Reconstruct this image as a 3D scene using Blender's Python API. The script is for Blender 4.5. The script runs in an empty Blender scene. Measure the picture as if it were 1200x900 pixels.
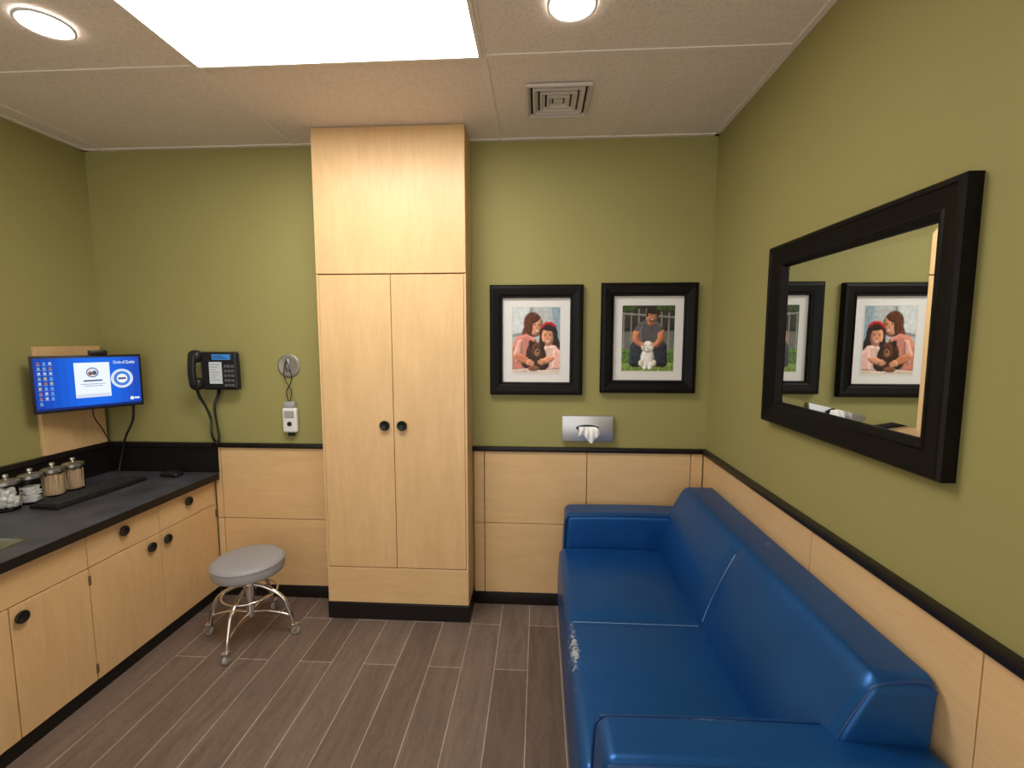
import bpy, bmesh, math, random
import numpy as np
from mathutils import Vector, Matrix
random.seed(4)
sc = bpy.context.scene
try:
    sc.view_settings.view_transform = 'Standard'
    sc.view_settings.look = 'None'
except Exception as e:
    print(e)

# ------------------------------------------------------------------ dims
YB = 2.5; XR = 0.90; XL = -2.50; YF = -1.1; H = 2.53

# ------------------------------------------------------------------ materials
MATS = {}
def s2l(c):
    return tuple((x/255/12.92 if x/255 <= .04045 else ((x/255+.055)/1.055)**2.4) for x in c)
def mat(name, col, rough=.5, metal=0., bump=0., bscale=200., var=0., vscale=5., emit=None, estr=0., coat=0., trans=0., spec=.5, stretch=(1,1,1), ior=1.45):
    if name in MATS: return MATS[name]
    m = bpy.data.materials.new(name); m.use_nodes = True
    nt = m.node_tree; b = nt.nodes['Principled BSDF']
    b.inputs['Base Color'].default_value = (*col, 1)
    b.inputs['Roughness'].default_value = rough
    b.inputs['Metallic'].default_value = metal
    b.inputs['Specular IOR Level'].default_value = spec
    b.inputs['Coat Weight'].default_value = coat
    b.inputs['Coat Roughness'].default_value = .15
    b.inputs['Transmission Weight'].default_value = trans
    b.inputs['IOR'].default_value = ior
    if emit is not None:
        b.inputs['Emission Color'].default_value = (*emit, 1)
        b.inputs['Emission Strength'].default_value = estr
    tc = nt.nodes.new('ShaderNodeTexCoord')
    mp = nt.nodes.new('ShaderNodeMapping'); mp.inputs['Scale'].default_value = stretch
    nt.links.new(tc.outputs['Object'], mp.inputs['Vector'])
    if var > 0:
        n = nt.nodes.new('ShaderNodeTexNoise'); n.inputs['Scale'].default_value = vscale
        n.inputs['Detail'].default_value = 6
        nt.links.new(mp.outputs['Vector'], n.inputs['Vector'])
        r = nt.nodes.new('ShaderNodeValToRGB')
        r.color_ramp.elements[0].position = .3; r.color_ramp.elements[1].position = .7
        r.color_ramp.elements[0].color = (*[c*(1-var) for c in col], 1)
        r.color_ramp.elements[1].color = (*[min(1, c*(1+var)) for c in col], 1)
        nt.links.new(n.outputs['Fac'], r.inputs['Fac'])
        nt.links.new(r.outputs['Color'], b.inputs['Base Color'])
    if bump > 0:
        n = nt.nodes.new('ShaderNodeTexNoise'); n.inputs['Scale'].default_value = bscale
        n.inputs['Detail'].default_value = 3
        nt.links.new(mp.outputs['Vector'], n.inputs['Vector'])
        bp = nt.nodes.new('ShaderNodeBump'); bp.inputs['Strength'].default_value = bump
        bp.inputs['Distance'].default_value = .002
        nt.links.new(n.outputs['Fac'], bp.inputs['Height'])
        nt.links.new(bp.outputs['Normal'], b.inputs['Normal'])
    MATS[name] = m
    return m

def wood(name, stretch, base=(.735, .495, .25)):
    m = bpy.data.materials.new(name); m.use_nodes = True
    nt = m.node_tree; b = nt.nodes['Principled BSDF']
    tc = nt.nodes.new('ShaderNodeTexCoord')
    def noise(scale, st, det, dist=0):
        mp = nt.nodes.new('ShaderNodeMapping'); mp.inputs['Scale'].default_value = st
        nt.links.new(tc.outputs['Object'], mp.inputs['Vector'])
        n = nt.nodes.new('ShaderNodeTexNoise'); n.inputs['Scale'].default_value = scale
        n.inputs['Detail'].default_value = det; n.inputs['Distortion'].default_value = dist
        nt.links.new(mp.outputs['Vector'], n.inputs['Vector']); return n
    n1 = noise(5, stretch, 8, .6)
    n2 = noise(3.0, tuple(1+.25*(s-1) for s in stretch), 3, .4)
    n3 = noise(22, stretch, 3)
    r = nt.nodes.new('ShaderNodeValToRGB')
    e = r.color_ramp.elements
    e[0].position = .32; e[1].position = .68
    e[0].color = (*[c*f for c, f in zip(base, (.88, .85, .81))], 1)
    e[1].color = (*[c*f for c, f in zip(base, (1.04, 1.05, 1.07))], 1)
    mx = nt.nodes.new('ShaderNodeMix'); mx.data_type = 'FLOAT'; mx.inputs[0].default_value = .5
    nt.links.new(n1.outputs['Fac'], mx.inputs[2]); nt.links.new(n2.outputs['Fac'], mx.inputs[3])
    mx2 = nt.nodes.new('ShaderNodeMix'); mx2.data_type = 'FLOAT'; mx2.inputs[0].default_value = .25
    nt.links.new(mx.outputs[0], mx2.inputs[2]); nt.links.new(n3.outputs['Fac'], mx2.inputs[3])
    nt.links.new(mx2.outputs[0], r.inputs['Fac'])
    nt.links.new(r.outputs['Color'], b.inputs['Base Color'])
    b.inputs['Roughness'].default_value = .38
    b.inputs['Specular IOR Level'].default_value = .4
    return m
WOOD_V = wood('maple_vertical', (6, 6, .8))
WOOD_H = wood('maple_horizontal_x', (.8, 6, 6))
WOOD_HY = wood('maple_horizontal_y', (6, .8, 6))
BLACK = mat('black_laminate', (.010, .008, .008), .38, spec=.35)
BLACKP = mat('black_plastic', (.013, .013, .015), .4)
FRAMEB = mat('black_wood_frame', (.004, .003, .003), .42, var=.3, vscale=30, stretch=(1, 1, 1), spec=.20)
GAP = mat('dark_brown', (.16, .09, .04), .8)  # plain brown of the joint backing, cabinet carcasses and hinges
GAPL = mat('pale_joint', (.85, .72, .52), .6)
GREEN = mat('olive_green_paint', (.325, .298, .112), .62, bump=.12, bscale=260, var=.02, vscale=2, spec=.3)
WHITEP = mat('white_plastic', (.75, .75, .73), .4)
GREYP = mat('grey_plastic', (.35, .36, .36), .45)
CHROME = mat('chrome', (.8, .8, .8), .12, 1.)
STEEL = mat('brushed_steel', (.62, .62, .62), .28, 1., bump=.05, bscale=300)
KNOB = mat('black_knob', (.008, .008, .009), .3)

# ceiling tile
def ceiling_mat():
    m = bpy.data.materials.new('acoustic_ceiling_tile'); m.use_nodes = True
    nt = m.node_tree; b = nt.nodes['Principled BSDF']
    tc = nt.nodes.new('ShaderNodeTexCoord')
    n = nt.nodes.new('ShaderNodeTexNoise'); n.inputs['Scale'].default_value = 95; n.inputs['Detail'].default_value = 6
    n.inputs['Roughness'].default_value = .7
    nt.links.new(tc.outputs['Object'], n.inputs['Vector'])
    r = nt.nodes.new('ShaderNodeValToRGB'); e = r.color_ramp.elements
    e[0].position = .36; e[1].position = .52
    e[0].color = (.74, .635, .555, 1); e[1].color = (.86, .76, .68, 1)
    nt.links.new(n.outputs['Fac'], r.inputs['Fac']); nt.links.new(r.outputs['Color'], b.inputs['Base Color'])
    bp = nt.nodes.new('ShaderNodeBump'); bp.inputs['Strength'].default_value = .12; bp.inputs['Distance'].default_value = .002
    nt.links.new(n.outputs['Fac'], bp.inputs['Height']); nt.links.new(bp.outputs['Normal'], b.inputs['Normal'])
    b.inputs['Roughness'].default_value = .95
    return m
CEIL = ceiling_mat()
GRID = mat('ceiling_grid_metal', (.84, .76, .69), .5)

def floor_mat():
    m = bpy.data.materials.new('wood_look_plank_tile'); m.use_nodes = True
    nt = m.node_tree; b = nt.nodes['Principled BSDF']
    tc = nt.nodes.new('ShaderNodeTexCoord')
    mp = nt.nodes.new('ShaderNodeMapping'); mp.inputs['Rotation'].default_value = (0, 0, math.pi/2)
    mp.inputs['Location'].default_value = (.12, .045, 0)
    nt.links.new(tc.outputs['Object'], mp.inputs['Vector'])
    br = nt.nodes.new('ShaderNodeTexBrick')
    br.inputs['Scale'].default_value = 1; br.inputs['Brick Width'].default_value = .92
    br.inputs['Row Height'].default_value = .152; br.inputs['Mortar Size'].default_value = .0022
    br.inputs['Mortar Smooth'].default_value = .1
    br.offset = .36; br.offset_frequency = 2
    br.inputs['Color1'].default_value = (.128, .092, .074, 1)
    br.inputs['Color2'].default_value = (.178, .134, .110, 1)
    br.inputs['Mortar'].default_value = (.38, .33, .28, 1)
    nt.links.new(mp.outputs['Vector'], br.inputs['Vector'])
    def noise(st, sc_, d, dist):
        mp2 = nt.nodes.new('ShaderNodeMapping'); mp2.inputs['Scale'].default_value = st
        nt.links.new(tc.outputs['Object'], mp2.inputs['Vector'])
        n = nt.nodes.new('ShaderNodeTexNoise'); n.inputs['Scale'].default_value = sc_; n.inputs['Detail'].default_value = d
        n.inputs['Distortion'].default_value = dist
        nt.links.new(mp2.outputs['Vector'], n.inputs['Vector']); return n
    n = noise((12, 1.8, 1), 2.2, 8, .8)
    n2 = noise((30, 14, 1), 3, 5, .3)
    mf = nt.nodes.new('ShaderNodeMix'); mf.data_type = 'FLOAT'; mf.inputs[0].default_value = .35
    nt.links.new(n.outputs['Fac'], mf.inputs[2]); nt.links.new(n2.outputs['Fac'], mf.inputs[3])
    r = nt.nodes.new('ShaderNodeValToRGB'); e = r.color_ramp.elements
    e[0].position = .34; e[1].position = .66; e[0].color = (.78, .76, .75, 1); e[1].color = (1.2, 1.2, 1.2, 1)
    nt.links.new(mf.outputs[0], r.inputs['Fac'])
    mx = nt.nodes.new('ShaderNodeMix'); mx.data_type = 'RGBA'; mx.blend_type = 'MULTIPLY'; mx.inputs[0].default_value = 1
    nt.links.new(br.outputs['Color'], mx.inputs[6]); nt.links.new(r.outputs['Color'], mx.inputs[7])
    nt.links.new(mx.outputs[2], b.inputs['Base Color'])
    b.inputs['Roughness'].default_value = .42
    b.inputs['Specular IOR Level'].default_value = .4
    bp = nt.nodes.new('ShaderNodeBump'); bp.inputs['Strength'].default_value = .25; bp.inputs['Distance'].default_value = .002
    bp.invert = True
    nt.links.new(br.outputs['Fac'], bp.inputs['Height']); nt.links.new(bp.outputs['Normal'], b.inputs['Normal'])
    return m
FLOOR = floor_mat()

def vinyl_mat():
    m = bpy.data.materials.new('blue_vinyl'); m.use_nodes = True
    nt = m.node_tree; b = nt.nodes['Principled BSDF']
    tc = nt.nodes.new('ShaderNodeTexCoord')
    def noise(s, d, ro=.5):
        n = nt.nodes.new('ShaderNodeTexNoise'); n.inputs['Scale'].default_value = s; n.inputs['Detail'].default_value = d
        n.inputs['Roughness'].default_value = ro
        nt.links.new(tc.outputs['Object'], n.inputs['Vector']); return n
    n = noise(3, 4)
    r = nt.nodes.new('ShaderNodeValToRGB'); e = r.color_ramp.elements
    e[0].position = .3; e[1].position = .7
    e[0].color = (.006, .078, .27, 1); e[1].color = (.010, .100, .335, 1)
    nt.links.new(n.outputs['Fac'], r.inputs['Fac'])
    # worn, scuffed patches: front edge of the seat and inner edge of the near arm
    sep = nt.nodes.new('ShaderNodeSeparateXYZ'); nt.links.new(tc.outputs['Object'], sep.inputs[0])
    def band(out, c, w):
        a = nt.nodes.new('ShaderNodeMath'); a.operation = 'SUBTRACT'; nt.links.new(out, a.inputs[0]); a.inputs[1].default_value = c
        a2 = nt.nodes.new('ShaderNodeMath'); a2.operation = 'ABSOLUTE'; nt.links.new(a.outputs[0], a2.inputs[0])
        mr = nt.nodes.new('ShaderNodeMapRange'); mr.inputs['From Min'].default_value = w; mr.inputs['From Max'].default_value = 0
        nt.links.new(a2.outputs[0], mr.inputs['Value']); return mr.outputs[0]
    def mul(a, b2):
        mu = nt.nodes.new('ShaderNodeMath'); mu.operation = 'MULTIPLY'; nt.links.new(a, mu.inputs[0]); nt.links.new(b2, mu.inputs[1]); return mu.outputs[0]
    w1 = mul(band(sep.outputs[0], .125, .045), band(sep.outputs[1], 1.50, .30))
    w2_ = mul(band(sep.outputs[0], .42, .16), band(sep.outputs[1], 1.035, .02))
    mxm = nt.nodes.new('ShaderNodeMath'); mxm.operation = 'MAXIMUM'; nt.links.new(w1, mxm.inputs[0]); nt.links.new(w2_, mxm.inputs[1])
    n2 = noise(46, 9, .8)
    ad = nt.nodes.new('ShaderNodeMath'); ad.operation = 'MULTIPLY_ADD'
    nt.links.new(mxm.outputs[0], ad.inputs[0]); ad.inputs[1].default_value = .34; nt.links.new(n2.outputs['Fac'], ad.inputs[2])
    mr = nt.nodes.new('ShaderNodeMapRange'); mr.inputs['From Min'].default_value = .72; mr.inputs['From Max'].default_value = .80
    nt.links.new(ad.outputs[0], mr.inputs['Value'])
    mx = nt.nodes.new('ShaderNodeMix'); mx.data_type = 'RGBA'
    nt.links.new(mr.outputs[0], mx.inputs[0]); nt.links.new(r.outputs['Color'], mx.inputs[6]); mx.inputs[7].default_value = (.50, .58, .64, 1)
    nt.links.new(mx.outputs[2], b.inputs['Base Color'])
    b.inputs['Metallic'].default_value = .5
    b.inputs['Roughness'].default_value = .36
    b.inputs['Specular IOR Level'].default_value = .5
    n3 = noise(420, 2); n4 = noise(5, 2)
    bp = nt.nodes.new('ShaderNodeBump'); bp.inputs['Strength'].default_value = .12; bp.inputs['Distance'].default_value = .001
    nt.links.new(n3.outputs['Fac'], bp.inputs['Height'])
    bp2 = nt.nodes.new('ShaderNodeBump'); bp2.inputs['Strength'].default_value = .3; bp2.inputs['Distance'].default_value = .01
    nt.links.new(n4.outputs['Fac'], bp2.inputs['Height']); nt.links.new(bp.outputs['Normal'], bp2.inputs['Normal'])
    nt.links.new(bp2.outputs['Normal'], b.inputs['Normal'])
    return m
VINYL = vinyl_mat()
THREAD = mat('blue_seam', (.16, .27, .46), .5)
PIPING = mat('blue_piping', (.004, .045, .17), .35)

# ------------------------------------------------------------------ mesh helpers
def empty(name, loc):
    o = bpy.data.objects.new(name, None); o.location = loc; o.empty_display_size = .1
    sc.collection.objects.link(o); bpy.context.view_layer.update(); return o
def finish(bm, name, mt, parent=None, smooth=False, M=None, auto=None):
    if M is not None: bm.transform(M)
    bmesh.ops.recalc_face_normals(bm, faces=bm.faces)
    me = bpy.data.meshes.new(name); bm.to_mesh(me); bm.free()
    for m_ in (mt if isinstance(mt, (list, tuple)) else [mt]): me.materials.append(m_)
    if smooth:
        for p in me.polygons: p.use_smooth = True
        if auto is not None:
            try: me.set_sharp_from_angle(angle=math.radians(auto))
            except Exception: pass
    o = bpy.data.objects.new(name, me); sc.collection.objects.link(o)
    if parent is not None:
        o.parent = parent; o.matrix_parent_inverse = parent.matrix_world.inverted()
    return o
def add_box(bm, lo, hi, bev=0, seg=2):
    r = bmesh.ops.create_cube(bm, size=1)
    vs = r['verts']
    for v in vs:
        v.co = Vector([lo[i] + (v.co[i]+.5)*(hi[i]-lo[i]) for i in range(3)])
    if bev > 0:
        es = list({e for v in vs for e in v.link_edges})
        bmesh.ops.bevel(bm, geom=es, offset=bev, segments=seg, affect='EDGES', profile=.5)
def box(name, lo, hi, mt, parent=None, bev=0, seg=2, M=None):
    bm = bmesh.new(); add_box(bm, lo, hi, bev, seg)
    return finish(bm, name, mt, parent, smooth=bev > 0, M=M, auto=35)
def boxes(name, lst, mt, parent=None, bev=0, M=None):
    bm = bmesh.new()
    for lo, hi in lst: add_box(bm, lo, hi, bev, 1)
    return finish(bm, name, mt, parent, M=M)
def add_lathe(bm, prof, c=(0, 0, 0), segs=32, rot=0, closed=False, M=None):
    rings = []; newv = []
    for r, z in prof:
        if r < 1e-6:
            v = bm.verts.new((c[0], c[1], c[2]+z)); rings.append([v]); newv.append(v)
        else:
            ring = [bm.verts.new((c[0]+r*math.cos(rot+2*math.pi*i/segs), c[1]+r*math.sin(rot+2*math.pi*i/segs), c[2]+z)) for i in range(segs)]
            rings.append(ring); newv += ring
    for a, b in zip(rings[:-1], rings[1:]):
        for i in range(segs):
            j = (i+1) % segs
            if len(a) == 1 and len(b) == 1: continue
            if len(a) == 1: bm.faces.new((a[0], b[i], b[j]))
            elif len(b) == 1: bm.faces.new((a[i], a[j], b[0]))
            else: bm.faces.new((a[i], a[j], b[j], b[i]))
    if M is not None:
        for v in newv: v.co = M @ v.co
def lathe(name, prof, c, mt, parent=None, segs=32, M=None, rot=0, smooth=True, auto=40):
    bm = bmesh.new(); add_lathe(bm, prof, c, segs, rot)
    return finish(bm, name, mt, parent, smooth=smooth, M=M, auto=auto)
def add_tube(bm, pts, r, segs=10, closed=False):
    pts = [Vector(p) for p in pts]; n = len(pts)
    rs = r if isinstance(r, (list, tuple)) else [r]*n
    t0 = (pts[1]-pts[0]).normalized()
    up = Vector((0, 0, 1)) if abs(t0.z) < .9 else Vector((1, 0, 0))
    nrm = t0.cross(up).normalized(); rings = []
    for i, p in enumerate(pts):
        if closed: t = (pts[(i+1) % n]-pts[i-1]).normalized()
        elif i == 0: t = t0
        elif i == n-1: t = (pts[-1]-pts[-2]).normalized()
        else: t = (pts[i+1]-pts[i-1]).normalized()
        nrm = (nrm - t*nrm.dot(t)).normalized(); bn = t.cross(nrm)
        rings.append([bm.verts.new(p+(nrm*math.cos(2*math.pi*k/segs)+bn*math.sin(2*math.pi*k/segs))*rs[i]) for k in range(segs)])
    m = n if closed else n-1
    for i in range(m):
        a = rings[i]; b = rings[(i+1) % n]
        for k in range(segs):
            l = (k+1) % segs; bm.faces.new((a[k], a[l], b[l], b[k]))
    if not closed:
        bm.faces.new(rings[0]); bm.faces.new(rings[-1])
def tube(name, pts, r, mt, parent=None, segs=10, closed=False, M=None):
    bm = bmesh.new(); add_tube(bm, pts, r, segs, closed)
    return finish(bm, name, mt, parent, smooth=True, M=M, auto=60)
def spline(ctrl, n=8):
    P = [Vector(p) for p in ctrl]; P = [2*P[0]-P[1]] + P + [2*P[-1]-P[-2]]; out = []
    for i in range(1, len(P)-2):
        for k in range(n):
            t = k/n; a, b, c, d = P[i-1:i+3]
            out.append(.5*((2*b)+(c-a)*t+(2*a-5*b+4*c-d)*t*t+(3*b-a-3*c+d)*t**3))
    out.append(P[-2]); return out
def softbox(name, lo, hi, r, mt, parent=None, n=8, deform=None, k=5, M=None):
    lo = Vector(lo); hi = Vector(hi); c = (lo+hi)/2; h = (hi-lo)/2
    def smp(hh):
        inner = [-(hh-r)+2*(hh-r)*i/n for i in range(n+1)]
        ed = [(hh-r)+r*math.tan(math.radians(45*i/k)) for i in range(1, k+1)]
        return [-e for e in reversed(ed)]+inner+ed
    S = [smp(h[i]) for i in range(3)]
    bm = bmesh.new()
    for ax in range(3):
        u, v = (ax+1) % 3, (ax+2) % 3
        for sg in (-1, 1):
            g = []
            for a in S[u]:
                row = []
                for b in S[v]:
                    p = Vector((0, 0, 0)); p[ax] = sg*h[ax]; p[u] = a; p[v] = b
                    q = Vector([max(-(h[i]-r), min(h[i]-r, p[i])) for i in range(3)])
                    d = (p-q); p = q+d.normalized()*r
                    row.append(bm.verts.new(p+c))
                g.append(row)
            for i in range(len(g)-1):
                for j in range(len(g[0])-1):
                    bm.faces.new((g[i][j], g[i+1][j], g[i+1][j+1], g[i][j+1]))
    bmesh.ops.remove_doubles(bm, verts=bm.verts, dist=1e-5)
    if deform:
        for v in bm.verts: v.co = Vector(deform(v.co.copy()))
    return finish(bm, name, mt, parent, smooth=True, M=M)
def rect_frame(name, w, h, prof, mt, parent, M, close=True):
    bm = bmesh.new(); rings = []
    for ins, z in prof:
        a, b = w/2-ins, h/2-ins
        rings.append([bm.verts.new(p) for p in ((-a, -b, z), (a, -b, z), (a, b, z), (-a, b, z))])
    if close: rings.append(rings[0])
    for a, b in zip(rings[:-1], rings[1:]):
        for i in range(4):
            j = (i+1) % 4; bm.faces.new((a[i], a[j], b[j], b[i]))
    return finish(bm, name, mt, parent, M=M)
def frameM(o, x, y, z):
    x, y, z = Vector(x).normalized(), Vector(y).normalized(), Vector(z).normalized()
    return Matrix(((x.x, y.x, z.x, o[0]), (x.y, y.y, z.y, o[1]), (x.z, y.z, z.z, o[2]), (0, 0, 0, 1)))
_art = {}
def artmat(c, em, rough=.35):
    key = (tuple(c), em)
    if key not in _art:
        l = s2l(c)
        _art[key] = mat('print_%02x%02x%02x_%s' % (*c, 'e' if em else 'p'), l if not em else (0, 0, 0), rough, emit=l if em else None, estr=em or 0)
    return _art[key]
def art(name, M, w, h, z0, shapes, parent, em=0, dz=.00025):
    bm = bmesh.new(); mats = []
    for k, s in enumerate(shapes):
        if s[0] == 'e':
            _, cx, cy, rx, ry, rot, col = s; ro = math.radians(rot); asp = h/w
            P = []
            for i in range(28):
                a = 2*math.pi*i/28; x = rx*math.cos(a); y = ry*math.sin(a)*asp
                P.append((cx+x*math.cos(ro)-y*math.sin(ro), cy+(x*math.sin(ro)+y*math.cos(ro))/asp))
        else: _, P, col = s
        mt = artmat(col, em)
        if mt not in mats: mats.append(mt)
        vs = []
        for x, y in P:
            x = min(1, max(0, x)); y = min(1, max(0, y))
            vs.append(bm.verts.new(((x-.5)*w, (y-.5)*h, z0+k*dz)))
        try:
            f = bm.faces.new(vs); f.material_index = mats.index(mt)
        except Exception as e: print('art', e)
    return finish(bm, name, mats, parent, M=M)

# ---- photographic print: a fine grid whose vertex colours are shaded in code
def blur(a, n):
    for _ in range(n):
        p = np.pad(a, 1, mode='edge')
        a = (p[1:-1, 1:-1]*2+p[:-2, 1:-1]+p[2:, 1:-1]+p[1:-1, :-2]+p[1:-1, 2:])/6
    return a
def photo_print(name, M, w, h, z0, shapes, parent, nx=170):
    ny = int(nx*h/w); rng = np.random.RandomState(3)
    X, Y = np.meshgrid((np.arange(nx)+.5)/nx, (np.arange(ny)+.5)/ny)
    img = np.zeros((ny, nx, 3)); asp = h/w
    streak = blur(rng.rand(ny, nx), 1); streak = sum(np.roll(streak, k, axis=0) for k in range(9))/9
    streak = (streak-streak.mean())/streak.std()
    soft = blur(rng.rand(ny, nx), 30); soft = (soft-soft.mean())/soft.std()
    fine = blur(rng.rand(ny, nx), 2); fine = (fine-fine.mean())/fine.std()
    for s in shapes:
        if s[0] == 'e':
            _, cx, cy, rx, ry, rot, col = s; ro = math.radians(rot)
            dx = X-cx; dy = (Y-cy)*asp
            u = (dx*math.cos(ro)+dy*math.sin(ro))/rx; v = (-dx*math.sin(ro)+dy*math.cos(ro))/(ry*asp)
            m = ((u*u+v*v) < 1).astype(float); size = min(rx, ry*asp)
        else:
            _, P, col = s; m = np.zeros((ny, nx), bool); n = len(P)
            for i in range(n):
                (xa, ya), (xb, yb) = P[i], P[(i+1) % n]
                if ya == yb: continue
                cond = ((ya > Y) != (yb > Y)) & (X < (xb-xa)*(Y-ya)/(yb-ya)+xa)
                m ^= cond
            m = m.astype(float); xs = [p[0] for p in P]; yy = [p[1] for p in P]
            size = min(max(xs)-min(xs), (max(yy)-min(yy))*asp)/2
        flat = (s[0] == 'p' and size > .45)
        al = blur(m, 2 if size < .06 else (3 if size < .12 else 4))
        c = np.array(s2l(col))[None, None, :]*np.ones((ny, nx, 1))
        if not flat and size > .02:
            nb = int(min(60, (size*nx*.5)**2*.6+4)); b = blur(m, nb)
            gy, gx = np.gradient(b)
            k = (size*nx)*.55
            sh = 1+k*(gx*.9-gy*1.1)+(b-.8)*.25
            sh = np.clip(sh, .42, 1.5)
            c = c*sh[..., None]
        lum = sum(col)/3
        if lum < 75: c = c*np.clip(1+.35*streak, .4, 2)[..., None]
        else: c = c*(1+.06*soft+.03*fine)[..., None]
        if col[1] > col[0] and col[1] > col[2] and lum < 140: c = c*np.clip(1+.25*fine, .4, 1.7)[..., None]
        img = img*(1-al[..., None])+c*al[..., None]
    img = np.stack([blur(img[..., k], 2) for k in range(3)], -1)
    img = np.clip(img, 0, 1)
    VX, VY = np.meshgrid(np.arange(nx), np.arange(ny))
    co = np.stack([(VX/(nx-1)-.5)*w, (VY/(ny-1)-.5)*h, np.full(VX.shape, z0)], -1).reshape(-1, 3)
    idx = np.arange(nx*ny).reshape(ny, nx)
    F = np.stack([idx[:-1, :-1], idx[:-1, 1:], idx[1:, 1:], idx[1:, :-1]], -1).reshape(-1, 4)
    me = bpy.data.meshes.new(name); me.from_pydata(co.tolist(), [], F.tolist()); me.transform(M)
    at = me.color_attributes.new('photo', 'FLOAT_COLOR', 'POINT')
    at.data.foreach_set('color', np.concatenate([img.reshape(-1, 3), np.ones((nx*ny, 1))], 1).astype(np.float32).ravel())
    m = MATS.get('photo_paper')
    if m is None:
        m = bpy.data.materials.new('photo_paper'); m.use_nodes = True; MATS['photo_paper'] = m
        b = m.node_tree.nodes['Principled BSDF']; a = m.node_tree.nodes.new('ShaderNodeAttribute'); a.attribute_name = 'photo'
        m.node_tree.links.new(a.outputs['Color'], b.inputs['Base Color']); b.inputs['Roughness'].default_value = .35
        b.inputs['Specular IOR Level'].default_value = .3
    me.materials.append(m)
    o = bpy.data.objects.new(name, me); sc.collection.objects.link(o)
    o.parent = parent; o.matrix_parent_inverse = parent.matrix_world.inverted()
    return o

# ------------------------------------------------------------------ room shell
T = .1
box('floor', (XL-T, YF, -.1), (XR+T, YB+T, 0), FLOOR)
box('ceiling', (XL-T, YF, H), (XR+T, YB+T, H+.1), CEIL)
box('wall_back', (XL-T, YB, 0), (XR+T, YB+T, H), GREEN)
box('wall_right', (XR, YF, 0), (XR+T, YB, H), GREEN)
box('wall_left', (XL-T, YF, 0), (XL, YB, H), GREEN)

# ceiling grid
g = []
gw = .012
def gx(x, y0, y1): g.append(((x-gw, y0, H-.004), (x+gw, y1, H)))
def gy(y, x0, x1): g.append(((x0, y-gw, H-.0045), (x1, y+gw, H)))
for x in (-2.385, -1.302, -.212): gx(x, YF, YB)
gx(.372, 1.79, YB)
for y in (1.785, 1.24, .70, .16, -.38, -.92): gy(y, XL, XR)
g.append(((XL, YB-.022, H-.006), (XR, YB, H)))
g.append(((XL, YF, H-.006), (XL+.022, YB, H))); g.append(((XR-.022, YF, H-.006), (XR, YB, H)))
boxes('trim_1', g, GRID)

# troffer ceiling light
LENS = mat('light_lens', (.9, .9, .9), .5, emit=(1, .945, .87), estr=17.5)
def troffer(x0, x1, y0, y1):
    t = empty('ceiling_troffer_light', ((x0+x1)/2, (y0+y1)/2, H))
    box('lens', (x0+.015, y0+.015, H-.006), (x1-.015, y1-.015, H-.002), LENS, t)
    boxes('housing_rim', [((x0, y0, H-.012), (x1, y0+.015, H-.001)), ((x0, y1-.015, H-.012), (x1, y1, H-.001)),
          ((x0, y0+.015, H-.012), (x0+.015, y1-.015, H-.001)), ((x1-.015, y0+.015, H-.012), (x1, y1-.015, H-.001))], GRID, t)
troffer(-1.302, -.212, 1.24, 1.785)
DL = mat('downlight_lens', (.9, .9, .9), .5, emit=(1, .94, .86), estr=30.0)
def downlight(x, y):
    t = empty('recessed_downlight', (x, y, H))
    lathe('trim_ring', [(.078, 0), (.078, -.005), (.072, -.008), (.068, -.006), (.068, 0)], (x, y, H-.0045), WHITEP, t, 40)
    lathe('lens', [(.068, -.003), (.06, -.006), (0, -.008)], (x, y, H-.004), DL, t, 40)
for x, y in ((.095, 1.53), (-1.62, 1.52), (.095, -.2), (-1.62, -.2)): downlight(x, y)

# air vent
v = empty('ceiling_air_vent', (.075, 2.105, H))
VENTM = mat('vent_enamel', (.66, .60, .55), .45)
R2 = math.sqrt(2)
bm = bmesh.new()
for s0, s1 in ((.135, .118), (.108, .086), (.078, .056), (.048, .026)):
    add_lathe(bm, [(s0*R2, -.004), (s0*R2, -.016), ((s0-.006)*R2, -.017), (s1*R2, -.004)], (.075, 2.105, H), 4, math.pi/4)
finish(bm, 'louvre_rings', VENTM, v)
box('centre_plate', (.075-.02, 2.105-.02, H-.014), (.075+.02, 2.105+.02, H-.006), VENTM, v)
box('dark_throat', (.075-.125, 2.105-.125, H-.0035), (.075+.125, 2.105+.125, H-.001), mat('vent_dark', (.02, .018, .016), .9), v)

# ------------------------------------------------------------------ wainscot + trim
def panels_back(name, xs, parent, z0=.072, zm=.475, z1=.885, y=YB):
    for i in range(len(xs)-1):
        a, b = xs[i]+.002, xs[i+1]-.002
        box(f'{name}_lower_{i+1}', (a, y-.016, z0), (b, y-.004, zm-.002), WOOD_H, parent, .001, 1)
        box(f'{name}_upper_{i+1}', (a, y-.016, zm+.002), (b, y-.004, z1), WOOD_H, parent, .001, 1)
w = empty('wainscot_panelling', (.27, YB-.01, .48))
box('backing_right', (-.358, YB-.004, .072), (XR-.018, YB-.0005, .885), GAP, w)
panels_back('panel_r', [-.358, -.300, .264, .818, XR-.018], w)
w3 = empty('wainscot_panelling', (-1.49, YB-.01, .48))
box('backing_left', (-1.855, YB-.004, .072), (-1.129, YB-.0005, .885), GAP, w3)
panels_back('panel_l', [-1.857, -1.818, -1.20, -1.129], w3, zm=.47)
w2 = empty('wainscot_panelling', (XR-.01, 1.0, .48))
box('backing', (XR-.004, YF, .072), (XR-.0005, YB-.019, .885), GAPL, w2)
ys = [YF, -.83, -.25, .333, .913, 1.495, 2.08, YB-.019]
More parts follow.
